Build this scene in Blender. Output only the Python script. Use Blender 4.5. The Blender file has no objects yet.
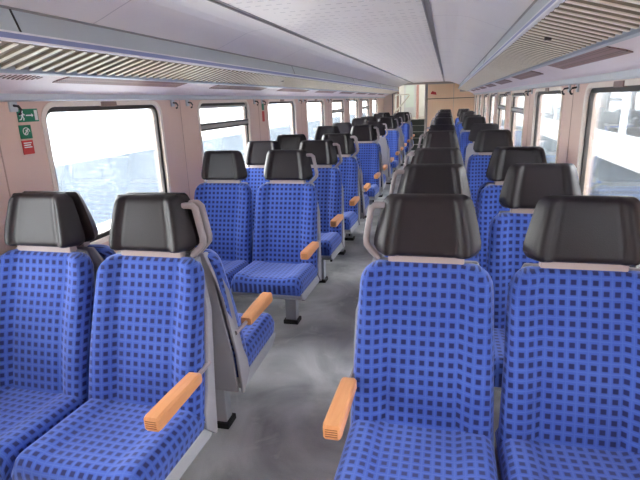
import bpy, bmesh, math, random
from mathutils import Vector, Matrix
random.seed(4)
scene = bpy.context.scene
COL = scene.collection
PI = math.pi

# ------------------------------------------------------------------ materials
def new_mat(name):
    m = bpy.data.materials.new(name); m.use_nodes = True
    nt = m.node_tree
    b = nt.nodes.get('Principled BSDF')
    return m, nt, b

def N(nt, typ, **kw):
    n = nt.nodes.new(typ)
    for k, v in kw.items():
        if k.startswith('i_'):
            key = k[2:]
            key = int(key) if key.isdigit() else key.replace('_', ' ')
            n.inputs[key].default_value = v
        else:
            setattr(n, k, v)
    return n

def L(nt, a, b): nt.links.new(a, b)

def srgb(r, g, b):
    f = lambda c: (c/255/12.92) if c/255 <= .04045 else ((c/255+.055)/1.055)**2.4
    return (f(r), f(g), f(b), 1)

def simple(name, col, rough=.5, metal=0, var=.06, scale=6, bump=0, bscale=200, spec=.5):
    m, nt, b = new_mat(name)
    tc = N(nt, 'ShaderNodeTexCoord')
    nz = N(nt, 'ShaderNodeTexNoise'); nz.inputs['Scale'].default_value = scale; nz.inputs['Detail'].default_value = 4
    L(nt, tc.outputs['Object'], nz.inputs['Vector'])
    mr = N(nt, 'ShaderNodeMapRange'); mr.inputs['To Min'].default_value = 1-var; mr.inputs['To Max'].default_value = 1+var
    L(nt, nz.outputs['Fac'], mr.inputs['Value'])
    mx = N(nt, 'ShaderNodeVectorMath', operation='SCALE'); mx.inputs[0].default_value = col[:3]
    L(nt, mr.outputs['Result'], mx.inputs['Scale'])
    L(nt, mx.outputs['Vector'], b.inputs['Base Color'])
    b.inputs['Roughness'].default_value = rough; b.inputs['Metallic'].default_value = metal
    b.inputs['Specular IOR Level'].default_value = spec
    if bump:
        n2 = N(nt, 'ShaderNodeTexNoise'); n2.inputs['Scale'].default_value = bscale
        L(nt, tc.outputs['Object'], n2.inputs['Vector'])
        bp = N(nt, 'ShaderNodeBump'); bp.inputs['Strength'].default_value = bump; bp.inputs['Distance'].default_value = .002
        L(nt, n2.outputs['Fac'], bp.inputs['Height']); L(nt, bp.outputs['Normal'], b.inputs['Normal'])
    return m

def math_n(nt, op, a, b=None, c=None):
    n = N(nt, 'ShaderNodeMath', operation=op)
    for i, v in enumerate((a, b, c)):
        if v is None: continue
        if isinstance(v, (int, float)): n.inputs[i].default_value = v
        else: L(nt, v, n.inputs[i])
    return n.outputs[0]

def fabric():
    m, nt, b = new_mat('blue_velour')
    uv = N(nt, 'ShaderNodeUVMap')
    sep = N(nt, 'ShaderNodeSeparateXYZ'); L(nt, uv.outputs['UV'], sep.inputs[0])
    px, py = .0335, .0350
    def cell(o, p):
        s = math_n(nt, 'MULTIPLY', o, 1/p)
        s = math_n(nt, 'ADD', s, 50.5)
        f = math_n(nt, 'FRACT', s)
        return math_n(nt, 'ABSOLUTE', math_n(nt, 'SUBTRACT', f, .5))
    cx, cy = cell(sep.outputs['X'], px), cell(sep.outputs['Y'], py)
    def soft(c, w, s):
        r = N(nt, 'ShaderNodeMapRange'); r.inputs['From Min'].default_value = w-s; r.inputs['From Max'].default_value = w+s
        r.inputs['To Min'].default_value = 1; r.inputs['To Max'].default_value = 0
        L(nt, c, r.inputs['Value']); return r.outputs['Result']
    sq = math_n(nt, 'MULTIPLY', soft(cx, .265, .06), soft(cy, .255, .06))
    # the light weave lines between the squares
    lx = math_n(nt, 'SUBTRACT', 1.0, soft(cx, .44, .04)); ly = math_n(nt, 'SUBTRACT', 1.0, soft(cy, .44, .04))
    ln = math_n(nt, 'MAXIMUM', lx, ly)
    tc = N(nt, 'ShaderNodeTexCoord')
    nz = N(nt, 'ShaderNodeTexNoise'); nz.inputs['Scale'].default_value = 5; nz.inputs['Detail'].default_value = 5
    L(nt, tc.outputs['Object'], nz.inputs['Vector'])
    base = N(nt, 'ShaderNodeMix', data_type='RGBA'); base.inputs['A'].default_value = srgb(42, 68, 152); base.inputs['B'].default_value = srgb(78, 106, 188)
    L(nt, nz.outputs['Fac'], base.inputs['Factor'])
    m1 = N(nt, 'ShaderNodeMix', data_type='RGBA'); m1.inputs['B'].default_value = srgb(88, 116, 192)
    L(nt, math_n(nt, 'MULTIPLY', ln, .28), m1.inputs['Factor']); L(nt, base.outputs['Result'], m1.inputs['A'])
    m2 = N(nt, 'ShaderNodeMix', data_type='RGBA'); m2.inputs['B'].default_value = srgb(26, 26, 74)
    L(nt, math_n(nt, 'MULTIPLY', sq, .92), m2.inputs['Factor']); L(nt, m1.outputs['Result'], m2.inputs['A'])
    L(nt, m2.outputs['Result'], b.inputs['Base Color'])
    b.inputs['Roughness'].default_value = .85
    b.inputs['Specular IOR Level'].default_value = .2
    b.inputs['Sheen Weight'].default_value = .65; b.inputs['Sheen Roughness'].default_value = .5
    b.inputs['Sheen Tint'].default_value = srgb(180, 195, 255)
    bp = N(nt, 'ShaderNodeBump'); bp.inputs['Strength'].default_value = .25; bp.inputs['Distance'].default_value = .002
    L(nt, math_n(nt, 'SUBTRACT', 1.0, ln), bp.inputs['Height']); L(nt, bp.outputs['Normal'], b.inputs['Normal'])
    return m

def leather():
    m = simple('dark_leather', srgb(30, 23, 29), .43, var=.12, scale=14, bump=.2, bscale=260, spec=.38)
    return m

def wood(name, c1, c2, rough, axis=1, sc=1):
    m, nt, b = new_mat(name)
    tc = N(nt, 'ShaderNodeTexCoord')
    mp = N(nt, 'ShaderNodeMapping'); s = [45*sc, 45*sc, 45*sc]; s[axis] = 3*sc; mp.inputs['Scale'].default_value = s
    L(nt, tc.outputs['Object'], mp.inputs['Vector'])
    nz = N(nt, 'ShaderNodeTexNoise'); nz.inputs['Scale'].default_value = 2; nz.inputs['Detail'].default_value = 6; nz.inputs['Distortion'].default_value = .6
    L(nt, mp.outputs['Vector'], nz.inputs['Vector'])
    r = N(nt, 'ShaderNodeMix', data_type='RGBA'); r.inputs['A'].default_value = c1; r.inputs['B'].default_value = c2
    L(nt, nz.outputs['Fac'], r.inputs['Factor'])
    L(nt, r.outputs['Result'], b.inputs['Base Color']); b.inputs['Roughness'].default_value = rough
    return m

def floor_mat():
    m, nt, b = new_mat('grey_linoleum')
    tc = N(nt, 'ShaderNodeTexCoord')
    def noise(sc, det=6, dist=0):
        n = N(nt, 'ShaderNodeTexNoise'); n.inputs['Scale'].default_value = sc; n.inputs['Detail'].default_value = det; n.inputs['Distortion'].default_value = dist
        L(nt, tc.outputs['Object'], n.inputs['Vector']); return n.outputs['Fac']
    a = noise(1.6, 8, 1.5)
    ramp = N(nt, 'ShaderNodeValToRGB'); e = ramp.color_ramp.elements
    e[0].position = .34; e[0].color = srgb(138, 139, 142); e[1].position = .66; e[1].color = srgb(194, 195, 197)
    L(nt, a, ramp.inputs['Fac'])
    fine = noise(160, 3)
    mr = N(nt, 'ShaderNodeMapRange'); mr.inputs['To Min'].default_value = .86; mr.inputs['To Max'].default_value = 1.12
    L(nt, fine, mr.inputs['Value'])
    sc = N(nt, 'ShaderNodeVectorMath', operation='SCALE'); L(nt, ramp.outputs['Color'], sc.inputs[0]); L(nt, mr.outputs['Result'], sc.inputs['Scale'])
    # pale scuffs and dried spills
    s2 = noise(3.1, 9, 3.0)
    r2 = N(nt, 'ShaderNodeMapRange'); r2.inputs['From Min'].default_value = .60; r2.inputs['From Max'].default_value = .72
    L(nt, s2, r2.inputs['Value'])
    mx = N(nt, 'ShaderNodeMix', data_type='RGBA'); mx.inputs['B'].default_value = srgb(190, 190, 190)
    L(nt, math_n(nt, 'MULTIPLY', r2.outputs['Result'], .6), mx.inputs['Factor']); L(nt, sc.outputs['Vector'], mx.inputs['A'])
    L(nt, mx.outputs['Result'], b.inputs['Base Color'])
    rr = N(nt, 'ShaderNodeMapRange'); rr.inputs['To Min'].default_value = .32; rr.inputs['To Max'].default_value = .6
    L(nt, a, rr.inputs['Value']); L(nt, rr.outputs['Result'], b.inputs['Roughness'])
    return m

def ceiling_mat(name, holes):
    m, nt, b = new_mat(name)
    tc = N(nt, 'ShaderNodeTexCoord')
    sep = N(nt, 'ShaderNodeSeparateXYZ'); L(nt, tc.outputs['Object'], sep.inputs[0])
    nz = N(nt, 'ShaderNodeTexNoise'); nz.inputs['Scale'].default_value = 2.5; nz.inputs['Detail'].default_value = 5
    L(nt, tc.outputs['Object'], nz.inputs['Vector'])
    base = N(nt, 'ShaderNodeMix', data_type='RGBA'); base.inputs['A'].default_value = srgb(238, 228, 226); base.inputs['B'].default_value = srgb(246, 239, 236)
    L(nt, nz.outputs['Fac'], base.inputs['Factor'])
    # joints between the panels
    def band(o, p, w):
        f = math_n(nt, 'FRACT', math_n(nt, 'ADD', math_n(nt, 'MULTIPLY', o, 1/p), 20.37))
        return math_n(nt, 'LESS_THAN', f, w/p)
    j = band(sep.outputs['Y'], 1.22, .008)
    fac = math_n(nt, 'MULTIPLY', j, .35)
    if holes:
        # rows of short perforation slots
        r1 = band(sep.outputs['Y'], .11, .014)
        d1 = band(sep.outputs['X'], .055, .030)
        n2 = N(nt, 'ShaderNodeTexNoise'); n2.inputs['Scale'].default_value = 3; L(nt, tc.outputs['Object'], n2.inputs['Vector'])
        on = math_n(nt, 'GREATER_THAN', n2.outputs['Fac'], .42)
        fac = math_n(nt, 'MAXIMUM', fac, math_n(nt, 'MULTIPLY', math_n(nt, 'MULTIPLY', math_n(nt, 'MULTIPLY', r1, d1), on), .42))
    mx = N(nt, 'ShaderNodeMix', data_type='RGBA'); mx.inputs['B'].default_value = srgb(130, 118, 128)
    L(nt, fac, mx.inputs['Factor']); L(nt, base.outputs['Result'], mx.inputs['A'])
    L(nt, mx.outputs['Result'], b.inputs['Base Color']); b.inputs['Roughness'].default_value = .45
    return m

def grille_mat(name, c, hole, p):
    m, nt, b = new_mat(name)
    tc = N(nt, 'ShaderNodeTexCoord')
    vo = N(nt, 'ShaderNodeTexVoronoi'); vo.inputs['Scale'].default_value = 1/p; vo.inputs['Randomness'].default_value = 0
    L(nt, tc.outputs['Object'], vo.inputs['Vector'])
    f = math_n(nt, 'LESS_THAN', vo.outputs['Distance'], .34)
    mx = N(nt, 'ShaderNodeMix', data_type='RGBA'); mx.inputs['A'].default_value = c; mx.inputs['B'].default_value = hole
    L(nt, f, mx.inputs['Factor']); L(nt, mx.outputs['Result'], b.inputs['Base Color']); b.inputs['Roughness'].default_value = .5
    return m

def glass_mat():
    m, nt, b = new_mat('dirty_glass')
    nt.nodes.remove(b)
    out = nt.nodes['Material Output']
    tr = N(nt, 'ShaderNodeBsdfTransparent'); tr.inputs['Color'].default_value = (.96, .97, .965, 1)
    gl = N(nt, 'ShaderNodeBsdfGlossy'); gl.inputs['Roughness'].default_value = .02; gl.inputs['Color'].default_value = (.9, .95, 1, 1)
    fr = N(nt, 'ShaderNodeFresnel'); fr.inputs['IOR'].default_value = 1.45
    mg = N(nt, 'ShaderNodeMixShader'); L(nt, math_n(nt, 'MULTIPLY', fr.outputs[0], .8), mg.inputs[0]); L(nt, tr.outputs[0], mg.inputs[1]); L(nt, gl.outputs[0], mg.inputs[2])
    tc = N(nt, 'ShaderNodeTexCoord')
    n1 = N(nt, 'ShaderNodeTexNoise'); n1.inputs['Scale'].default_value = 90; n1.inputs['Detail'].default_value = 3
    mp = N(nt, 'ShaderNodeMapping'); mp.inputs['Scale'].default_value = (1, 1, .55); L(nt, tc.outputs['Object'], mp.inputs['Vector'])
    L(nt, mp.outputs['Vector'], n1.inputs['Vector'])
    n2 = N(nt, 'ShaderNodeTexNoise'); n2.inputs['Scale'].default_value = 3.5; n2.inputs['Detail'].default_value = 6
    L(nt, tc.outputs['Object'], n2.inputs['Vector'])
    r1 = N(nt, 'ShaderNodeMapRange'); r1.inputs['From Min'].default_value = .56; r1.inputs['From Max'].default_value = .72; L(nt, n1.outputs['Fac'], r1.inputs['Value'])
    r2 = N(nt, 'ShaderNodeMapRange'); r2.inputs['From Min'].default_value = .4; r2.inputs['From Max'].default_value = .7; r2.inputs['To Min'].default_value = .05; r2.inputs['To Max'].default_value = .45
    L(nt, n2.outputs['Fac'], r2.inputs['Value'])
    fac = math_n(nt, 'ADD', math_n(nt, 'MULTIPLY', math_n(nt, 'MULTIPLY', r1.outputs[0], r2.outputs[0]), .3), .003)
    tl = N(nt, 'ShaderNodeBsdfTranslucent'); tl.inputs['Color'].default_value = (.86, .88, .86, 1)
    ms = N(nt, 'ShaderNodeMixShader'); L(nt, fac, ms.inputs[0]); L(nt, mg.outputs[0], ms.inputs[1]); L(nt, tl.outputs[0], ms.inputs[2])
    L(nt, ms.outputs[0], out.inputs['Surface'])
    return m

def ground_mat():
    m, nt, b = new_mat('track_ballast')
    tc = N(nt, 'ShaderNodeTexCoord')
    n1 = N(nt, 'ShaderNodeTexNoise'); n1.inputs['Scale'].default_value = 9; n1.inputs['Detail'].default_value = 8
    L(nt, tc.outputs['Object'], n1.inputs['Vector'])
    n2 = N(nt, 'ShaderNodeTexNoise'); n2.inputs['Scale'].default_value = .35; n2.inputs['Detail'].default_value = 4
    L(nt, tc.outputs['Object'], n2.inputs['Vector'])
    r = N(nt, 'ShaderNodeMix', data_type='RGBA'); r.inputs['A'].default_value = srgb(30, 40, 50); r.inputs['B'].default_value = srgb(58, 68, 78)
    L(nt, math_n(nt, 'MULTIPLY', math_n(nt, 'ADD', n1.outputs['Fac'], n2.outputs['Fac']), .5), r.inputs['Factor'])
    L(nt, r.outputs['Result'], b.inputs['Base Color']); b.inputs['Roughness'].default_value = .9
    return m

MAT = dict(
    fabric=fabric(), leather=leather(),
    shell=simple('light_grey_plastic', srgb(152, 150, 157), .42, var=.05, scale=9),
    grip=simple('mauve_grey_plastic', srgb(150, 140, 143), .45, var=.05, scale=9),
    frame=simple('pale_grey_metal', srgb(168, 170, 175), .4, var=.05),
    leg=simple('grey_painted_steel', srgb(160, 164, 172), .4, var=.06),
    black=simple('black_rubber', srgb(30, 28, 28), .55, var=.1),
    bracket=simple('beige_plastic', srgb(184, 168, 164), .45),
    beech=wood('beech_wood', srgb(208, 138, 86), srgb(226, 166, 116), .4, 1),
    wall=simple('pinkish_beige_laminate', srgb(226, 194, 178), .42, var=.03, scale=3),
    walljoint=simple('beige_joint', srgb(192, 158, 142), .5),
    cream=simple('cream_moulding', srgb(240, 226, 212), .35, var=.02),
    ceil_c=ceiling_mat('perforated_ceiling', True), ceil_s=ceiling_mat('plain_ceiling', False),
    seam=simple('grey_ceiling_seam', srgb(150, 146, 146), .4),
    fascia=simple('brushed_rack_fascia', srgb(188, 196, 200), .32, metal=.25, var=.04),
    bluestripe=simple('blue_grey_stripe', srgb(136, 146, 190), .4),
    whiteedge=simple('white_edge', srgb(232, 232, 236), .35),
    rackbar=simple('ivory_rack_bar', srgb(240, 232, 216), .4),
    rackback=simple('taupe_rack_panel', srgb(146, 134, 118), .5),
    rail=simple('silver_rail', srgb(176, 184, 192), .3, metal=.35),
    vent=grille_mat('brown_grille', srgb(146, 114, 112), srgb(76, 54, 52), .013),
    ventp=simple('pale_vent_panel', srgb(236, 222, 226), .4, var=.03),
    grain=simple('dark_end_grain', srgb(150, 96, 58), .6),
    frost=simple('greenish_frosted_glass', srgb(206, 220, 214), .25),
    strip=simple('grey_blue_strip', srgb(200, 204, 208), .35, var=.03),
    gasket=simple('dark_gasket', srgb(56, 50, 48), .55, var=.1),
    alu=simple('aluminium', srgb(170, 168, 164), .35, metal=.5),
    glass=glass_mat(), floor=floor_mat(), ground=ground_mat(),
    green=simple('sign_green', srgb(24, 130, 92), .4), red=simple('sign_red', srgb(206, 52, 48), .4), white=simple('sign_white', srgb(235, 238, 235), .4),
    orange=wood('orange_laminate', srgb(246, 206, 166), srgb(250, 220, 186), .4, 2, .25),
    dark=simple('dark_green_stair', srgb(52, 60, 56), .6, var=.15), grey=simple('grey_panel', srgb(176, 168, 164), .45),
    hall=simple('white_hall_wall', srgb(232, 232, 228), .5), pink=simple('pink_pillar', srgb(226, 180, 172), .45),
    railw=simple('white_handrail', srgb(236, 234, 226), .3), brown=simple('brown_post', srgb(150, 122, 112), .45),
    steel=simple('steel_tube', srgb(150, 150, 152), .3, metal=.6),
    trainw=simple('white_train_paint', srgb(240, 242, 244), .3, var=.02), trainglass=simple('tinted_train_glass', srgb(44, 52, 58), .25, spec=.3),
    trainb=simple('blue_grey_train_skirt', srgb(58, 70, 82), .5, var=.12), concrete=simple('pale_concrete', srgb(226, 226, 222), .8, var=.08, scale=.6),
    carpaint=simple('pale_building', srgb(216, 220, 222), .8, var=.05, scale=.3),
)

# ------------------------------------------------------------------ mesh helpers
class MB:
    def __init__(s): s.v = []; s.f = []; s.uv = {}
    def add(s, vs, fs, uvs=None):
        o = len(s.v); s.v += [tuple(v) for v in vs]
        for k, f in enumerate(fs):
            s.f.append(tuple(i+o for i in f))
            if uvs: s.uv[len(s.f)-1] = uvs[k]
        return s
    def box(s, x0, x1, y0, y1, z0, z1):
        vs = [(x, y, z) for z in (z0, z1) for y in (y0, y1) for x in (x0, x1)]
        return s.add(vs, [(0,2,3,1),(4,5,7,6),(0,1,5,4),(2,6,7,3),(0,4,6,2),(1,3,7,5)])
    def tube(s, pts, r, n=8, closed=False):
        pts = [Vector(p) for p in pts]; rings = []
        m = len(pts)
        for i, p in enumerate(pts):
            a = pts[(i-1) % m] if (closed or i > 0) else p
            b = pts[(i+1) % m] if (closed or i < m-1) else p
            d = (b-a).normalized()
            up = Vector((0,0,1)) if abs(d.z) < .9 else Vector((1,0,0))
            e1 = d.cross(up).normalized(); e2 = d.cross(e1)
            rr = r[i] if isinstance(r, (list, tuple)) else r
            rings.append([p + e1*math.cos(2*PI*k/n)*rr + e2*math.sin(2*PI*k/n)*rr for k in range(n)])
        o = [v for q in rings for v in q]; fs = []
        for i in range(m if closed else m-1):
            j = (i+1) % m
            for k in range(n):
                k2 = (k+1) % n
                fs.append((i*n+k, i*n+k2, j*n+k2, j*n+k))
        if not closed:
            fs.append(tuple(range(n))[::-1]); fs.append(tuple((m-1)*n+k for k in range(n)))
        return s.add(o, fs)
    def loft(s, rings, cap=True, uv=True):
        """closed rings of equal length; u = arc length round the ring from its first point, v = length along the loft"""
        n = len(rings[0]); m = len(rings); vs = [p for r in rings for p in r]; fs = []; us = []
        U = []
        for r in rings:
            acc = [0]
            for k in range(n): acc.append(acc[-1] + (Vector(r[(k+1) % n])-Vector(r[k])).length)
            U.append(acc)
        c = n//2
        vv = [0]
        for i in range(m-1): vv.append(vv[-1] + (Vector(rings[i+1][c])-Vector(rings[i][c])).length)
        ctr = [a[c] for a in U]
        for i in range(m-1):
            for k in range(n):
                k2 = (k+1) % n
                fs.append((i*n+k, i*n+k2, (i+1)*n+k2, (i+1)*n+k))
                us.append(((U[i][k]-ctr[i], vv[i]), (U[i][k+1]-ctr[i], vv[i]), (U[i+1][k+1]-ctr[i+1], vv[i+1]), (U[i+1][k]-ctr[i+1], vv[i+1])))
        if cap:
            fs.append(tuple(range(n))[::-1]); us.append([(.3+rings[0][k][0], .01*k/n) for k in range(n)][::-1])
            fs.append(tuple((m-1)*n+k for k in range(n))); us.append([(.3+rings[-1][k][0], .01*k/n) for k in range(n)])
        return s.add(vs, fs, us if uv else None)
    def prism(s, poly, axis, a, b):
        """extrude a 2D polygon along an axis; poly in the two other axes in order"""
        def P(q, t):
            if axis == 0: return (t, q[0], q[1])
            if axis == 1: return (q[0], t, q[1])
            return (q[0], q[1], t)
        n = len(poly)
        vs = [P(q, a) for q in poly] + [P(q, b) for q in poly]
        fs = [tuple(range(n)), tuple(range(n, 2*n))[::-1]] + [(k, n+k, n+(k+1) % n, (k+1) % n) for k in range(n)]
        return s.add(vs, fs)
    def build(s, name, mat, parent=None, bevel=0, smooth=False, seg=2, angle=35, sub=0):
        me = bpy.data.meshes.new(name)
        me.from_pydata(s.v, [], s.f)
        if s.uv:
            lay = me.uv_layers.new(name='UVMap')
            for pi, p in enumerate(me.polygons):
                uvs = s.uv.get(pi)
                if uvs:
                    for li, t in zip(p.loop_indices, uvs): lay.data[li].uv = t
        bm = bmesh.new(); bm.from_mesh(me)
        bmesh.ops.recalc_face_normals(bm, faces=bm.faces[:])
        bm.to_mesh(me); bm.free()
        me.materials.append(MAT[mat] if isinstance(mat, str) else mat)
        o = bpy.data.objects.new(name, me); COL.objects.link(o)
        if parent: o.parent = parent
        if bevel:
            b = o.modifiers.new('bevel', 'BEVEL'); b.width = bevel; b.segments = seg; b.limit_method = 'ANGLE'; b.angle_limit = math.radians(40)
            me.polygons.foreach_set('use_smooth', [True]*len(me.polygons))
            b.harden_normals = True
        if smooth:
            me.polygons.foreach_set('use_smooth', [True]*len(me.polygons))
            try: me.set_sharp_from_angle(angle=math.radians(angle))
            except Exception: pass
        if sub:
            sm = o.modifiers.new('sub', 'SUBSURF'); sm.levels = sub; sm.render_levels = sub
        return o

def thing(name, label, cat, loc=(0,0,0), rz=0, group=None):
    o = bpy.data.objects.new(name, None); COL.objects.link(o)
    o.location = loc; o.rotation_euler = (0,0,rz); o.empty_display_size = .1
    o['label'] = label; o['category'] = cat
    if group: o['group'] = group
    return o
def tag(o, label, cat, group=None):
    o['label'] = label; o['category'] = cat
    if group: o['group'] = group
    return o
def struct(o): o['kind'] = 'structure'; return o

def lerp(a, b, t): return a+(b-a)*t

# ------------------------------------------------------------------ camera
cam_d = bpy.data.cameras.new('camera'); cam = bpy.data.objects.new('camera', cam_d); COL.objects.link(cam)
R = Vector((0.96939, 0.24310, -0.03440)); U = Vector((-0.03378, 0.27085, 0.96203)); F = Vector((-0.24319, 0.93142, -0.27077))
cam.matrix_world = Matrix(((R.x, U.x, -F.x, .5895), (R.y, U.y, -F.y, 0), (R.z, U.z, -F.z, 1.583), (0,0,0,1)))
cam_d.sensor_width = 36; cam_d.sensor_fit = 'HORIZONTAL'; cam_d.lens = 490.03*36/640
cam_d.clip_start = .02; cam_d.clip_end = 300
scene.camera = cam

# ------------------------------------------------------------------ the seats
def back_rings():
    """backrest cushion, local: faces -y, mating plane y = 0"""
    rings = []
    z0, z1 = .385, 1.011
    zs = [z0 + .0, z0+.012, z0+.03, .45, .50, .56, .62, .68, .74, .80, .86, .91, .94, .955, .97, .985, .998, 1.003, 1.008, z1]
    for z in zs:
        t = (z-z0)/(z1-z0)
        yf = lerp(-.245, -.068, t) - .014*math.sin(PI*min(1, t*1.2))     # slight lumbar swell
        yb = lerp(-.165, -.02, t)
        hw = lerp(.2555, .235, t)
        r = .075
        if z > z1-r:
            d = (z-(z1-r)); hw = hw - r + math.sqrt(max(0, r*r-d*d))*.98 + .0
        re = .022
        sq = 0
        if z > z1-re: sq = 1-math.sqrt(max(0, 1-((z-(z1-re))/re)**2))
        if z < z0+re: sq = max(sq, 1-math.sqrt(max(0, 1-((z0+re-z)/re)**2)))
        mid = (yf+yb)/2; yf = lerp(yf, mid, sq*.85); yb = lerp(yb, mid, sq*.85)
        ring = []
        # back side points (right to left), then front from left to right with centre at n/2
        xs_b = [1, .5, 0, -.5, -1]
        front = []
        nf = 29
        for k in range(nf):
            u = -1 + 2*k/(nf-1)
            x = u*hw
            bol = .026*max(0, min(1, (abs(x)-.125)/.06)) if True else 0       # side bolsters stand forward
            bol = .026*(lambda q: q*q*(3-2*q))(max(0, min(1, (abs(x)-.12)/.07)))
            edge = max(0, abs(u)-.90)/.10
            groove = .009*math.exp(-((abs(x)-.128)/.007)**2)
            y = yf - bol*(1-sq) + groove*(1-sq) + edge**2*.045*(1-sq)
            front.append((x, min(y, yb-.004), z))
        half = nf//2
        back = [(u*hw*.985, yb, z) for u in (.96, .5, 0, -.5, -.96)]
        # order: start at back middle so that index n//2 is the front centre
        ring = [back[2], back[3], back[4]] + front + [back[0], back[1]]
        rings.append(ring)
    return rings

def head_rings():
    rings = []
    z0, z1 = 1.034, 1.254
    zs = [z0, z0+.006, z0+.016, z0+.03, 1.085, 1.11, 1.14, 1.17, 1.20, 1.222, 1.236, 1.246, z1]
    for z in zs:
        t = (z-z0)/(z1-z0)
        hw = lerp(.193, .150, ((t-.18)/.82)**1.15) if t > .18 else .193-.020*(1-t/.18)**2
        if t > .86: hw -= .012*((t-.86)/.14)**2
        yf = lerp(-.088, -.040, t**1.2); yb = -.002
        re = .022; sq = 0
        if z > z1-re: sq = 1-math.sqrt(max(0, 1-((z-(z1-re))/re)**2))
        if z < z0+.016: sq = 1-math.sqrt(max(0, 1-((z0+.016-z)/.016)**2))
        yf = lerp(yf, yb-.012, sq*.8)
        hw *= 1-.05*sq
        front = []; nf = 33
        for k in range(nf):
            u = -1+2*k/(nf-1); x = u*hw; a = abs(u)
            groove = .005*math.exp(-((a-.56)/.035)**2)
            bol = .014*math.exp(-((a-.74)/.15)**2)
            side = max(0, (a-.76)/.24)
            y = yf + (groove-bol)*(1-sq) + (side**1.6)*.8*(yb-yf)*(1-sq)
            front.append((x, min(y, yb-.003), z))
        back = [(u*hw*.97, yb, z) for u in (.9, .5, 0, -.5, -.9)]
        rings.append([back[2], back[3], back[4]]+front+[back[0], back[1]])
    return rings

def cushion_rings():
    rings = []
    y0, y1 = -.64, -.15
    ys = [y0, y0+.004, y0+.012, y0+.026, y0+.045, -.57, -.54, -.50, -.44, -.38, -.32, -.26, -.20, -.17, y1]
    for y in ys:
        t = (y-y0)/(y1-y0)
        zt = lerp(.480, .454, t); zb = .356
        hw = lerp(.252, .2555, t)
        r = .055; sq = 0
        if y < y0+r: sq = 1-math.sqrt(max(0, 1-((y0+r-y)/r)**2))
        zt = lerp(zt, .41, sq*.8); zb = lerp(zb, .38, sq*.7)
        hw *= 1-.07*sq
        top = []; nf = 29
        for k in range(nf):
            u = -1+2*k/(nf-1); x = u*hw
            bol = .016*(lambda q: q*q*(3-2*q))(max(0, min(1, (abs(x)-.11)/.07)))
            groove = .004*math.exp(-((abs(x)-.135)/.008)**2)
            edge = max(0, abs(u)-.86)/.14
            z = zt + (bol-.010-groove)*(1-sq) - edge**2*.055*(1-.6*sq)
            top.append((x, y, max(z, zb+.004)))
        bot = [(u*hw*.97, y, zb) for u in (1, .5, 0, -.5, -1)]
        rings.append([bot[2], bot[3], bot[4]]+top+[bot[0], bot[1]])
    return rings

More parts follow.
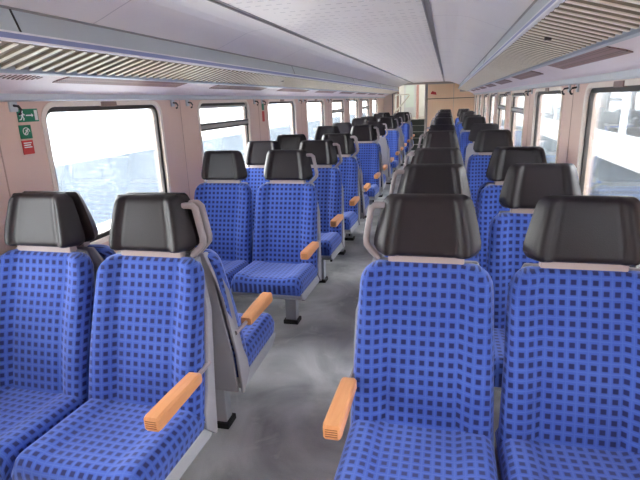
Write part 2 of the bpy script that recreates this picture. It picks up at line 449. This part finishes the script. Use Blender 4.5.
def make_seat(kind):
    """kind: 'window', or the local side (+1 / -1) on which the aisle lies"""
    t = thing('train_seat', 'seat', 'seat')
    MB().loft(back_rings()).build('backrest', 'fabric', t, smooth=True, angle=70)
    MB().loft(cushion_rings()).build('seat_cushion', 'fabric', t, smooth=True, angle=70)
    MB().loft(head_rings(), uv=False).build('headrest', 'leather', t, smooth=True, angle=60)
    b = MB(); b.box(-.135, .135, -.052, -.010, .99, 1.045); b.build('headrest_bracket', 'bracket', t, bevel=.004)
    # moulded rear shell with two side flanges
    s = MB()
    prof = [(-.004, 1.008), (-.044, 1.004), (-.088, .82), (-.172, .50), (-.205, .43), (-.215, .36), (-.145, .288), (-.128, .288), (-.105, .50), (-.045, .80)]
    def hwz(z): return lerp(.2545, .234, max(0, min(1, (z-.42)/.55)))
    for sg in (-1, 1):
        vs = []; 
        for off in (0, 1):
            for (y, z) in prof:
                h = hwz(z) - (.016 if off else 0) + (.007 if kind == sg else -.022)
                if z > .97: h -= .045
                vs.append((sg*h, y, z))
        n = len(prof)
        fs = [tuple(range(n)), tuple(range(n, 2*n))[::-1]] + [(k, n+k, n+(k+1) % n, (k+1) % n) for k in range(n)]
        s.add(vs, fs)
    vs = []
    for (y, z) in ((-.128, .288), (-.105, .5), (-.045, .8), (-.016, .95), (-.004, 1.012)):
        h = hwz(z) - .022 - (.03 if z > .97 else 0)
        vs += [(-h, y, z), (h, y, z), (h, y-.014, z), (-h, y-.014, z)]
    fs = [(0,1,2,3), (16,17,18,19)]
    for i in range(4):
        for k in range(4): fs.append((i*4+k, i*4+(k+1) % 4, i*4+4+(k+1) % 4, i*4+4+k))
    s.add(vs, fs)
    s.build('back_shell', 'shell', t, bevel=.006)
    # tray under the cushion
    f = MB()
    poly = [(-.618, .370), (-.623, .342), (-.56, .304), (-.16, .290), (-.16, .36)]
    f.prism(poly, 0, -.252, .252)
    f.build('seat_frame', 'frame', t, bevel=.008)
    lx = 0.0 if kind == 'window' else .06*kind
    lg = MB()
    w, d = .042, .034
    zb, zt = .03, .296
    vs = []
    for z, q in ((zb, 1.0), (zt, 1.0)):
        vs += [(lx-w*q, -.27-d*q, z), (lx+w*q, -.27-d*q, z), (lx+w*q, -.27+d*q, z), (lx-w*q, -.27+d*q, z)]
    lg.add(vs, [(3,2,1,0), (4,5,6,7)]+[(k, (k+1) % 4, 4+(k+1) % 4, 4+k) for k in range(4)])
    leg = lg.build('leg', 'leg', t, bevel=.006)
    MB().box(lx-.056, lx+.056, -.27-.05, -.27+.05, 0.0, .032).build('foot', 'black', leg, bevel=.005)
    if kind != 'window':
        k = kind
        # beech armrest on the aisle side
        a = MB(); rings = []
        cx = k*.252
        for y, w2, zt2, zb2 in ((-.535, .022, .626, .590), (-.53, .027, .634, .583), (-.515, .029, .637, .581), (-.40, .029, .634, .583), (-.27, .028, .629, .583), (-.245, .028, .627, .583), (-.235, .025, .622, .588)):
            c = .007
            rings.append([(cx-w2+c, y, zb2), (cx-w2, y, zb2+c), (cx-w2, y, zt2-c), (cx-w2+c, y, zt2), (cx+w2-c, y, zt2), (cx+w2, y, zt2-c), (cx+w2, y, zb2+c), (cx+w2-c, y, zb2)])
        a.loft(rings, uv=False)
        arm = a.build('armrest', 'beech', t, smooth=True, angle=30)
        e = MB()
        for q in range(4): e.box(cx-.019, cx+.019, -.5362, -.5345, .596+.008*q, .5985+.008*q)
        e.build('end_grain', 'grain', arm)
        MB().tube([(cx, -.28, .602), (cx, -.22, .60), (cx-k*.004, -.12, .60)], [.009, .009, .011]).build('arm_bracket', 'grip', arm, smooth=True)
        # standing passengers' hand grip beside the headrest
        g = MB()
        x0, x1, x2 = .150, .198, .222
        path = [(x0, -.018, 1.214), (x1-.012, -.016, 1.214), (x1+.002, -.015, 1.203), (x2-.001, -.015, 1.085), (x2-.003, -.015, 1.062), (x2-.016, -.016, 1.046), (x0+.02, -.018, 1.010)]
        rg = []
        pv = [Vector((k*p[0], p[1], p[2])) for p in path]
        for i, p in enumerate(pv):
            a0 = pv[max(0, i-1)]; b0 = pv[min(len(pv)-1, i+1)]
            d = (b0-a0).normalized(); side = d.cross(Vector((0, 1, 0))).normalized()
            yv = Vector((0, 1, 0)); h1, h2 = .0115, .016
            rg.append([p+side*h1*ca+yv*h2*cb*.8 for ca, cb in ((1,.6),(.6,1),(-.6,1),(-1,.6),(-1,-.6),(-.6,-1),(.6,-1),(1,-.6))])
        g.loft(rg, uv=False)
        g.build('hand_grip', 'grip', t, smooth=True, angle=50)
        MB().box(k*.20-.008, k*.20+.008, -.43, -.41, .245, .29).build('frame_peg', 'black', t)
    return t

proto = {k: make_seat(k) for k in ('window', 1, -1)}
used = set()
def copy_seat(kind):
    if kind not in used:
        used.add(kind); return proto[kind]
    src = proto[kind]
    r = src.copy(); COL.objects.link(r)
    for ch in list(src.children):
        c = ch.copy(); COL.objects.link(c); c.parent = r
        for g in list(ch.children):
            d = g.copy(); COL.objects.link(d); d.parent = c
    return r

AX = .54; SP = .514
GAP = .02
rows_left = [(1.70, 'us'), (1.70+GAP, 'away'), (3.49, 'us'), (4.37, 'us'), (5.22, 'us'), (5.22+GAP, 'away'), (6.95, 'us'), (6.95+GAP, 'away'), (7.95, 'away'), (9.80, 'us'), (9.82, 'away'), (10.75, 'away'), (12.6, 'us'), (12.62, 'away'), (13.55, 'away')]
rows_right = [(1.775, 'us'), (2.63, 'us'), (3.48, 'us'), (3.48+GAP, 'away'), (5.31, 'us'), (5.31+GAP, 'away'), (6.6, 'away'), (8.95, 'us'), (8.97, 'away'), (9.9, 'away'), (11.9, 'us'), (11.92, 'away'), (12.85, 'away'), (15.3, 'us')]
ORD = ['first', 'second', 'third', 'fourth', 'fifth', 'sixth', 'seventh', 'eighth', 'ninth', 'tenth', 'eleventh', 'twelfth', 'thirteenth', 'fourteenth', 'fifteenth']
HIDE = set()
def place(side, rows):
    sx = -1 if side == 'left' else 1
    nus = naway = 0
    for i, (y, face) in enumerate(rows):
        if face == 'us': idx = nus; nus += 1
        else: idx = naway; naway += 1
        for pos in ('aisle', 'window'):
            if (side, i, pos) in HIDE: continue
            ax, wx = (.546, 1.060) if sx < 0 else (.531, 1.052)
            x = sx*(ax if pos == 'aisle' else wx)
            if pos == 'window': kind = 'window'
            else:
                world_aisle = -sx
                kind = world_aisle if face == 'us' else -world_aisle
            o = copy_seat(kind)
            o.location = (x, y, 0); o.rotation_euler = (0, 0, 0 if face == 'us' else PI)
            if face == 'us':
                extra = 'with beech armrest' if pos == 'aisle' else 'beside the wall'
                o['label'] = f'blue checked {pos} seat with{" beech" if pos == "aisle" else "out"} armrest facing camera, {ORD[idx]} such row {side} of aisle'
            else:
                o['label'] = f'grey backed {pos} seat facing away from camera, {ORD[idx]} such row {side} of the aisle'
            o['category'] = 'seat'
            o['group'] = f'seats in the bank {side} of the aisle'
place('left', rows_left); place('right', rows_right)

# ------------------------------------------------------------------ room shell
Y0, Y1 = -2.6, 16.0
XW = 1.36
ZT = 1.66
struct(MB().box(-XW-.1, XW+.1, Y0, Y1, -.06, 0).build('floor', 'floor'))

def arc_pts(y0, y1, z0, z1, r, n=6):
    pts = []
    for cy, cz, a0 in ((y1-r, z1-r, 0), (y0+r, z1-r, 90), (y0+r, z0+r, 180), (y1-r, z0+r, 270)):
        for k in range(n+1):
            a = math.radians(a0+90*k/n); pts.append((cy+r*math.cos(a), cz+r*math.sin(a)))
    return pts
NA = 6
WZ0, WZ1 = .84, 1.618
def ring_faces(o1, o2, n): return [(o1+k, o1+(k+1) % n, o2+(k+1) % n, o2+k) for k in range(n)]

def wall_and_windows(side):
    sx = -1 if side == 'left' else 1
    c0, pitch, W = (2.633, 1.627, 1.07) if side == 'left' else (2.655, 1.752, 1.15)
    ks = range(-3, 8) if side == 'left' else range(-3, 8)  # farthest right window is added to let more light onto the end wall
    tilting = {1, 4, 6} if side == 'left' else {2, 3}
    mb = MB()
    edges = [Y0]
    cs = [c0+pitch*k for k in ks]
    for a, b in zip(cs, cs[1:]): edges.append((a+b)/2)
    edges.append(Y1)
    wz0 = 0
    for c, e0, e1 in zip(cs, edges, edges[1:]):
        y0, y1 = c-W/2, c+W/2
        inner = arc_pts(y0, y1, WZ0, WZ1, .085, NA)
        outer = []
        for q, (cy, cz) in enumerate(((e1, ZT), (e0, ZT), (e0, wz0), (e1, wz0))):
            outer += [(cy, cz)]*(NA+1)
        n = len(inner)
        vs = [(sx*XW, y, z) for y, z in inner]
        back = [(sx*(XW+.07), y, z) for y, z in inner]
        corners = [(sx*XW, cy, cz) for cy, cz in ((e1, ZT), (e0, ZT), (e0, wz0), (e1, wz0))]
        o = vs + back + corners
        fs = []
        for q in range(4):
            for k in range(NA):
                i = q*(NA+1)+k; fs.append((i, i+1, 2*n+q))
            i = q*(NA+1)+NA; j = (i+1) % n
            fs.append((i, j, 2*n+(q+1) % 4, 2*n+q))
        fs += ring_faces(0, n, n)
        mb.add(o, fs)
        # outer skin so the wall has real thickness
    ob = mb.build('wall_'+side, 'wall'); struct(ob)
    for num, (k, c) in enumerate(zip(ks, cs)):
        y0, y1 = c-W/2, c+W/2
        def ringmesh(d0, d1, xa, xb, r):
            A = arc_pts(y0+d0, y1-d0, WZ0+d0, WZ1-d0, max(.02, r-d0), NA); B = arc_pts(y0+d1, y1-d1, WZ0+d1, WZ1-d1, max(.02, r-d1), NA)
            n = len(A); m = MB()
            m.add([(sx*xa, y, z) for y, z in A]+[(sx*xa, y, z) for y, z in B]+[(sx*xb, y, z) for y, z in A]+[(sx*xb, y, z) for y, z in B],
                  ring_faces(0, n, n)+ring_faces(n, 3*n, n)+ring_faces(3*n, 2*n, n)+ring_faces(2*n, 0, n))
            return m
        wn = f'window_{num+1}' if side == 'left' else f'window_{num+1+len(list(range(-3, 8)))}'
        fr = struct(ringmesh(-.014, .012, XW-.006, XW+.016, .085).build(wn, 'cream', smooth=True, angle=30))
        ringmesh(.010, .038, XW+.014, XW+.034, .085).build('gasket', 'gasket', fr, smooth=True, angle=30)
        gp = arc_pts(y0+.03, y1-.03, WZ0+.03, WZ1-.03, .06, NA); n = len(gp)
        MB().add([(sx*(XW+.024), y, z) for y, z in gp]+[(sx*(XW+.030), y, z) for y, z in gp], [tuple(range(n)), tuple(range(n, 2*n))[::-1]]+ring_faces(0, n, n)).build('pane', 'glass', fr)
        if k in tilting:
            m = MB()
            m.box(*sorted((sx*(XW-.002), sx*(XW+.05))), y0+.03, y1-.03, 1.385, 1.40)
            m.box(*sorted((sx*(XW-.002), sx*(XW+.05))), y0+.03, y1-.03, 1.43, 1.444)
            m.build('transom', 'gasket', fr, bevel=.003)
            MB().box(*sorted((sx*(XW+.004), sx*(XW+.045))), y0+.03, y1-.03, 1.40, 1.43).build('transom_rail', 'alu', fr)
            MB().box(*sorted((sx*(XW-.004), sx*(XW+.045))), y0+.04, y1-.04, 1.565, 1.585).build('vent_rail', 'alu', fr, bevel=.003)
        else:
            MB().box(*sorted((sx*(XW-.012), sx*(XW+.01))), c-.09, c+.05, WZ1-.016, WZ1+.012).build('catch', 'brown', fr, bevel=.004)
    return cs, pitch
cs_left, pitch_left = wall_and_windows('left')
cs_right, pitch_right = wall_and_windows('right')

# ceiling
struct(MB().box(-.447, .447, Y0, Y1, 2.05, 2.08).build('ceiling', 'ceil_c'))
tn = 0
def trim(mb, mat, **kw):
    global tn
    tn += 1
    return struct(mb.build(f'trim_{tn}', mat, **kw))
for sx in (-1, 1):
    m = MB()
    m.box(*sorted((sx*.447, sx*.456)), Y0, Y1, 2.046, 2.08); m.box(*sorted((sx*.474, sx*.483)), Y0, Y1, 2.044, 2.08); m.box(*sorted((sx*.455, sx*.475)), Y0, Y1, 2.056, 2.08)
    trim(m, 'seam')
    prof = [(.483, 2.05), (.56, 2.048), (.63, 2.042), (.69, 2.030), (.70, 2.026), (.78, 1.995), (.86, 1.962), (.93, 1.936)]
    poly = [(sx*x, z) for x, z in prof] + [(sx*x, z+.02) for x, z in prof[::-1]]
    m = MB(); m.prism(poly, 1, Y0, Y1)
    trim(m, 'ceil_s')

# luggage racks
def rack(side):
    sx = -1 if side == 'left' else 1
    root = thing('luggage_rack', f'long overhead luggage rack with ivory slats and blue striped fascia, above the {side} windows', 'luggage rack', (sx*1.0, 0, 1.75), 0, 'overhead luggage racks')
    ox, oz = sx*1.0, 1.75
    def P(x, z): return (sx*x-ox, z-oz)
    fa = MB(); fa.prism([P(.917, 1.939), P(.884, 1.852), P(.890, 1.850), P(.925, 1.937)], 1, Y0, Y1-.13)
    y = -2.0
    fo = fa.build('fascia', 'fascia', root)
    jm = MB()
    for yy in [1.56-3.34, 1.56, 1.56+3.34, 1.56+6.68, 1.56+10.0]:
        jm.prism([P(.918, 1.938), P(.915, 1.939), P(.8825, 1.853), P(.885, 1.852)], 1, yy-.004, yy+.004)
    jm.build('fascia_joint', 'gasket', fo)
    m = MB(); m.prism([P(.918, 1.947), P(.908, 1.941), P(.915, 1.934), P(.926, 1.940)], 1, Y0, Y1-.13); m.build('top_seal', 'seam', root)
    m = MB(); m.prism([P(.884, 1.852), P(.880, 1.851), P(.871, 1.828), P(.880, 1.826)], 1, Y0, Y1-.13); m.build('stripe', 'bluestripe', root)
    m = MB(); m.prism([P(.886, 1.857), P(.880, 1.857), P(.879, 1.850), P(.886, 1.850)], 1, Y0, Y1-.13)
    m.prism([P(.880, 1.832), P(.870, 1.830), P(.868, 1.822), P(.884, 1.820)], 1, Y0, Y1-.13); m.build('edge_profile', 'whiteedge', root)
    # base panel with transverse ivory bars
    a, b = (.880, 1.823), (1.112, 1.757)
    dx, dz = b[0]-a[0], b[1]-a[1]
    m = MB(); m.prism([P(a[0], a[1]+.004), P(b[0], b[1]+.004), P(b[0], b[1]+.012), P(a[0], a[1]+.012)], 1, Y0, Y1-.13); m.build('rack_base', 'rackback', root)
    m = MB(); yy = -.6
    while yy < Y1-.18:
        m.prism([P(a[0], a[1]-.006), P(b[0], b[1]-.006), P(b[0], b[1]+.005), P(a[0], a[1]+.005)], 1, yy, yy+.018); yy += .0705
    sl = m.build('slats', 'rackback', root)
    m = MB(); yy = -.6
    while yy < Y1-.18:
        m.prism([P(a[0], a[1]-.0095), P(b[0], b[1]-.0095), P(b[0], b[1]-.0062), P(a[0], a[1]-.0062)], 1, yy-.002, yy+.018); yy += .0705
    m.build('slat_edges', 'rackbar', sl)
    m = MB(); m.prism([P(1.104, 1.768), P(1.100, 1.750), P(1.108, 1.742), P(1.128, 1.738), P(1.132, 1.77)], 1, Y0, Y1-.13); m.build('rear_rail', 'rail', root)
    MB().box(sx*.96-.012-ox, sx*.96+.012-ox, 4.70 if sx < 0 else 2.20, 4.72 if sx < 0 else 2.22, 1.785-oz, 1.797-oz).build('catch', 'gasket', root)
rack('left'); rack('right')

# sloping vent panel below each rack, grey strip under it
for sx in (-1, 1):
    m = MB(); m.prism([(sx*1.120, 1.752), (sx*1.20, 1.728), (sx*1.30, 1.682), (sx*1.335, 1.660), (sx*1.38, 1.66), (sx*1.38, 1.78), (sx*1.12, 1.78)], 1, Y0, Y1)
    trim(m, 'ventp')
    m = MB(); m.prism([(sx*1.318, 1.668), (sx*1.322, 1.640), (sx*1.335, 1.634), (sx*1.37, 1.634), (sx*1.37, 1.67)], 1, Y0, Y1)
    trim(m, 'strip')

def slope_z(x): return lerp(1.752, 1.728, (x-1.12)/.08) if x < 1.2 else lerp(1.728, 1.682, (x-1.2)/.1)
for side, cs in (('left', cs_left), ('right', cs_right)):
    sx = -1 if side == 'left' else 1
    n = 0
    for c in cs:
        if c < 1.5 or c > 14.4: continue
        n += 1
        t = thing('air_vent', f'brown perforated air grille under the {side} rack, {ORD[n-1]} from the camera above the windows', 'air vent', (sx*1.18, c, 1.735), 0, 'air grilles under the luggage racks')
        h = .585; xa, xb = 1.142, 1.222; sk = .045
        za, zb = slope_z(xa)-1.735, slope_z(xb)-1.735
        X = lambda x: sx*x - sx*1.18
        dz = -.004
        q = [(X(xa), -h+sk, za+dz), (X(xa), h, za+dz), (X(xb), h-sk, zb+dz), (X(xb), -h, zb+dz)]
        MB().add(q+[(x, y, z+.012) for x, y, z in q], [(0,1,2,3), (7,6,5,4), (0,4,5,1), (1,5,6,2), (2,6,7,3), (3,7,4,0)]).build('grille', 'vent', t)
# small slotted louvre at the near left
t = thing('louvre', 'small oval slotted louvre in the pale panel at the near left under the rack', 'air vent', (-1.19, 1.835, 1.735))
m = MB()
for k in range(9):
    y = -.10+.025*k; l = .024*math.sqrt(max(.05, 1-((k-4)/4.6)**2))
    pts = [(-1.19-l+1.19, y-.01*0, 0)]
    x0, x1 = 1.19-l, 1.19+l
    m.add([(-(x0)+1.19, y+.004, slope_z(x0)-1.735-.002), (-(x0)+1.19, y+.013, slope_z(x0)-1.735-.002), (-(x1)+1.19, y+.005, slope_z(x1)-1.735-.002), (-(x1)+1.19, y-.004, slope_z(x1)-1.735-.002),
           (-(x0)+1.19, y+.004, slope_z(x0)-1.735+.006), (-(x0)+1.19, y+.013, slope_z(x0)-1.735+.006), (-(x1)+1.19, y+.005, slope_z(x1)-1.735+.006), (-(x1)+1.19, y-.004, slope_z(x1)-1.735+.006)],
          [(0,1,2,3), (7,6,5,4), (0,4,5,1), (1,5,6,2), (2,6,7,3), (3,7,4,0)])
m.build('slots', 'vent', t)

# coat hooks on the window pillars
for side, cs in (('left', cs_left), ('right', cs_right)):
    sx = -1 if side == 'left' else 1
    n = 0
    for a, b in zip(cs, cs[1:]):
        y = (a+b)/2
        if y < 1.2 or y > 12: continue
        n += 1
        for d, w in ((-.11, 'nearer'), (.11, 'farther')):
            if y+d < 1.9: continue                 # outside the frame
            t = thing('coat_hook', f'grey coat hook high on the {side} wall pillar, {w} one of the {ORD[n-1]} pair', 'coat hook', (sx*(XW-.004), y+d, 1.60), 0, 'coat hooks on the window pillars')
            MB().box(-.006, .006, -.022, .022, -.012, .034).build('plate', 'strip', t, bevel=.003)
            MB().tube([(-sx*.004, 0, .016), (-sx*.03, 0, .012), (-sx*.042, 0, -.004), (-sx*.036, 0, -.02), (-sx*.026, 0, -.024)], .006, 8).build('hook', 'gasket', t, smooth=True)

# pillar joint lines, low dado ledge
for side, cs in (('left', cs_left), ('right', cs_right)):
    sx = -1 if side == 'left' else 1
    m = MB()
    for a, b in zip(cs, cs[1:]):
        m.box(*sorted((sx*(XW-.002), sx*(XW+.004))), (a+b)/2-.003, (a+b)/2+.003, .0, 1.635)
    trim(m, 'walljoint')
    struct(MB().box(*sorted((sx*(XW-.05), sx*XW)), Y0, Y1, 0, .12).build('baseboard_'+side, 'grey', bevel=.01))

# roof and outer skin that close the coach
struct(MB().box(-1.48, 1.48, Y0, Y1+.06, 2.10, 2.16).build('ceiling_roof', 'trainw'))
for sx in (-1, 1):
    trim(MB().box(*sorted((sx*1.40, sx*1.47)), Y0, Y1+.06, 1.66, 2.10), 'trainw')
    trim(MB().box(*sorted((sx*.93, sx*1.39)), Y1-.128, Y1-.06, 1.74, 2.0), 'grey')

# ------------------------------------------------------------------ signs on the near left pillar
def plate(name, label, y0, y1, z0, z1, mat):
    t = thing(name, label, 'sign', (-XW+.002, (y0+y1)/2, (z0+z1)/2), 0, 'stickers on the left wall')
    h, w = (z1-z0)/2, (y1-y0)/2
    MB().box(0, .004, -w, w, -h, h).build('panel', mat, t)
    return t, w, h
def flat(polys):
    """polys in (right along +y, up) as printed marks standing a hair proud"""
    m = MB()
    for p in polys: m.prism(p, 0, .004, .0052)
    return m
t, w, h = plate('exit_sign', 'green emergency exit sign with running figure, arrow and door on the near left pillar', 1.945, 2.066, 1.540, 1.600, 'green')
def circ(cy, cz, r, n=12): return [(cy+r*math.cos(2*PI*k/n), cz+r*math.sin(2*PI*k/n)) for k in range(n)]
fig = [circ(-.034, .018, .0055), [(-.046, .012), (-.030, .012), (-.030, -.004), (-.040, -.004)], [(-.030, .010), (-.020, .004), (-.022, .000), (-.032, .005)], [(-.046, .010), (-.054, .000), (-.050, -.003), (-.042, .006)],
       [(-.032, -.004), (-.026, -.014), (-.030, -.024), (-.034, -.022), (-.032, -.014), (-.038, -.004)], [(-.040, -.004), (-.046, -.014), (-.056, -.018), (-.055, -.022), (-.043, -.019), (-.035, -.005)]]
arr = [[(-.014, .003), (.020, .003), (.020, .009), (.030, .000), (.020, -.009), (.020, -.003), (-.014, -.003)]]
door = [[(.038, -.024), (.056, -.024), (.056, .024), (.038, .024)]]
flat(fig).build('running_figure', 'white', t); flat(arr).build('arrow', 'white', t); flat(door).build('door_mark', 'white', t)
t, w, h = plate('rescue_sign', 'square green sign with round white pictogram under the exit sign', 1.940, 2.008, 1.463, 1.526, 'green')
m = MB(); pts = []
for k in range(22):
    a = 2*PI*k/16; r = .022-.0007*k
    pts.append((.0045, r*math.cos(a), r*math.sin(a)))
m.tube(pts, .0022, 6); m.tube([(.0045, -.010, -.012), (.0045, .012, .012)], .003, 6)
m.build('pictogram', 'white', t)
t, w, h = plate('notice_sign', 'red notice with lines of white text, lowest of the three near left signs', 1.940, 2.004, 1.390, 1.455, 'red')
flat([[(-.024, z), (-.024+l, z), (-.024+l, z+.005), (-.024, z+.005)] for z, l in ((.018, .046), (.008, .040), (-.002, .046))]).build('text_lines', 'white', t)
t = thing('notice_sign', 'narrow green and red sticker on the left pillar between second and third windows', 'sign', (-XW+.002, 5.20, 1.50), 0, 'stickers on the left wall')
MB().box(0, .004, -.03, .03, .02, .09).build('green_panel', 'green', t); MB().box(0, .004, -.03, .03, -.10, .01).build('red_panel', 'red', t)

# ------------------------------------------------------------------ far end
YE = Y1
m = MB(); m.box(-.10, XW+.1, YE, YE+.05, 0, 2.2)
struct(m.build('wall_end', 'grey'))
struct(MB().box(-XW-.1, XW+.1, YE+.02, YE+.06, 1.99, 2.2).build('trim_40', 'grey'))
t = thing('end_cabinet', 'orange wood panelled end wall cupboard behind the right seats', 'cabinet', (.65, YE-.06, 0))
for z0, z1 in ((.02, 1.55), (1.57, 1.985)):
    for x0, x1 in ((-.66, .10), (.11, .70)):
        MB().box(x0, x1, 0, .058, z0, z1).build('door', 'orange', t, bevel=.004)
MB().box(-.745, -.67, -.02, .058, 0, 2.02).build('post', 'grey', t, bevel=.006)
MB().box(-.67, .70, .005, .055, 1.55, 1.57).build('joint', 'gasket', t)
t = thing('end_sign', 'small dark red sign on the orange end wall', 'sign', (.16, YE-.068, 1.73))
m = MB(); m.prism([(-.085, -.03), (.09, -.055), (.075, .02), (.02, .035), (-.03, .06), (-.07, .02)], 1, -.003, .004); m.build('panel', 'red', t)
# stairwell on the left
m = MB()
for k in range(5):
    m.box(-.80, -.11, YE+.02+.24*k, YE+.02+.24*(k+1)+.03, 0, .185*(k+1))
struct(m.build('trim_41', 'dark'))
m = MB()
for k in range(5):
    m.box(-.80, -.11, YE+.015+.24*k, YE+.04+.24*k, .185*(k+1)-.012, .185*(k+1)+.003)
trim(m, 'alu')
struct(MB().box(-XW-.1, -.08, YE+1.25, YE+3.6, .86, .925).build('trim_42', 'grey'))
struct(MB().box(-XW-.1, XW+.1, YE+3.55, YE+3.65, .0, 3.0).build('wall_hall', 'hall'))
struct(MB().box(-.1, -.05, YE+.05, YE+3.6, 0, 3.0).build('wall_hall_right', 'hall'))
struct(MB().box(-XW-.1, 0, YE+.05, YE+3.6, 2.9, 3.0).build('ceiling_hall', 'hall'))
struct(MB().box(-XW-.15, -XW-.1, YE+.0, YE+3.6, 0, 3.0).build('wall_hall_left', 'hall'))
ld = bpy.data.lights.new('hall_fill_light', 'POINT'); ld.energy = 9; ld.color = (1, .97, .92); ld.shadow_soft_size = .12  # added point light without a fixture, brightens the closed hall
lo = bpy.data.objects.new('hall_fill_light', ld); COL.objects.link(lo); lo.location = (-.95, YE+1.7, 2.75)
struct(MB().box(-XW-.1, -.05, YE+.06, YE+.12, 2.0, 3.0).build('wall_hall_front', 'hall'))
# side screen and stair rails
struct(MB().box(-XW, -1.02, YE+.0, YE+.04, 0, 2.0).build('wall_screen', 'cream'))
t = thing('stair_railing', 'white slanted handrail with steel posts at the stairs beyond the left seats', 'railing', (-.9, YE+.2, 0))
def rel(p): return (p[0]+.9, p[1]-YE-.2, p[2])
MB().tube([rel((-1.08, YE-.02, 1.10)), rel((-.62, YE+.6, 1.68))], .022).build('handrail', 'railw', t, smooth=True)
for x, y, z in ((-1.08, YE-.02, 1.95), (-.88, YE+.5, 1.7)):
    MB().tube([rel((x, y, 0)), rel((x, y, z))], .02).build('post', 'steel', t, smooth=True)
MB().tube([rel((-1.05, YE+.1, 1.60)), rel((-.95, YE+.3, 1.72)), rel((-.62, YE+.5, 1.72))], .018).build('upper_rail', 'railw', t, smooth=True)
tag(MB().box(-1.0, -.93, YE+.45, YE+.52, 0, 2.6).build('brown_post', 'brown', bevel=.006), 'brown upright post behind the white slanted handrail', 'post')
tag(MB().box(-.43, -.35, YE+1.3, YE+1.38, .92, 2.9).build('pink_pillar', 'pink', bevel=.006), 'pinkish upright strip in the hall above the stairs', 'pillar')
t = thing('hall_door', 'pale greenish door with glazed panel at the back of the raised hall', 'door', (-.8, YE+3.50, .925))
MB().box(-.22, .22, -.02, .02, 0, 1.35).build('leaf', 'strip', t, bevel=.005); MB().box(-.15, .15, -.03, -.015, .35, 1.2).build('glazing', 'frost', t)

struct(MB().box(-XW-.1, XW+.1, Y0-.05, Y0, 0, 2.2).build('wall_near', 'wall'))

# ------------------------------------------------------------------ outside
g = MB().box(-80, 60, -60, 120, -1.25, -1.15).build('ground', 'ground'); g['kind'] = 'structure'
for x0, x1, z in ((-6.5, -1.62, -.75), (1.62, 3.3, -.75), (-80, -19, -.9)):  # near slabs on both sides are added to bounce light onto the ceiling
    g = MB().box(x0, x1, -60, 120, -1.2, z).build('pale_slab', 'concrete'); g['kind'] = 'structure'
t = thing('passenger_coach', 'white railway coach parked on the track outside the right windows', 'railway coach', (3.5, 12, -.95))
yl0, yl1 = -22, 36
b = MB(); b.prism([(0, 1.30), (-.05, 1.5), (-.05, 2.6), (.1, 3.3), (.6, 3.75), (1.4, 3.9), (2.2, 3.75), (2.7, 3.3), (2.85, 2.6), (2.85, 1.5), (2.8, 1.3)], 1, yl0, yl1)
b.build('body', 'trainw', t)
MB().box(.06, 2.74, yl0+.3, yl1-.3, .62, 1.31).build('skirt', 'trainb', t)
MB().box(.5, 2.3, yl0+1, yl1-1, .05, .62).build('running_gear', 'trainb', t)
y = yl0+1.0
while y < yl1-2:
    MB().box(-.062, 0, y, y+1.5, 1.83, 2.62).build('window', 'trainglass', t, bevel=.03); y += 1.86
t = tag(MB().box(-60, -46, -50, 110, -.9, 3.6).build('warehouse', 'carpaint'), 'long pale building far beyond the left windows', 'building')

# ------------------------------------------------------------------ light
w = bpy.data.worlds.new('world'); scene.world = w; w.use_nodes = True
nt = w.node_tree; bg = nt.nodes['Background']
tc = N(nt, 'ShaderNodeTexCoord'); sep = N(nt, 'ShaderNodeSeparateXYZ'); L(nt, tc.outputs['Generated'], sep.inputs[0])
cr = N(nt, 'ShaderNodeValToRGB'); e = cr.color_ramp.elements
e[0].position = .45; e[0].color = (1, .985, .965, 1); e[1].position = .9; e[1].color = (.95, .97, 1, 1)
L(nt, math_n(nt, 'MULTIPLY_ADD', sep.outputs['Z'], .5, .5), cr.inputs['Fac'])
L(nt, cr.outputs['Color'], bg.inputs['Color']); bg.inputs['Strength'].default_value = 5.0
scene.cycles.use_denoising = True
scene.cycles.max_bounces = 12; scene.cycles.diffuse_bounces = 6; scene.cycles.transparent_max_bounces = 24
scene.view_settings.view_transform = 'Standard'; scene.view_settings.look = 'None'
scene.view_settings.exposure = 2.0; scene.view_settings.gamma = 1; scene.view_settings.use_curve_mapping = False
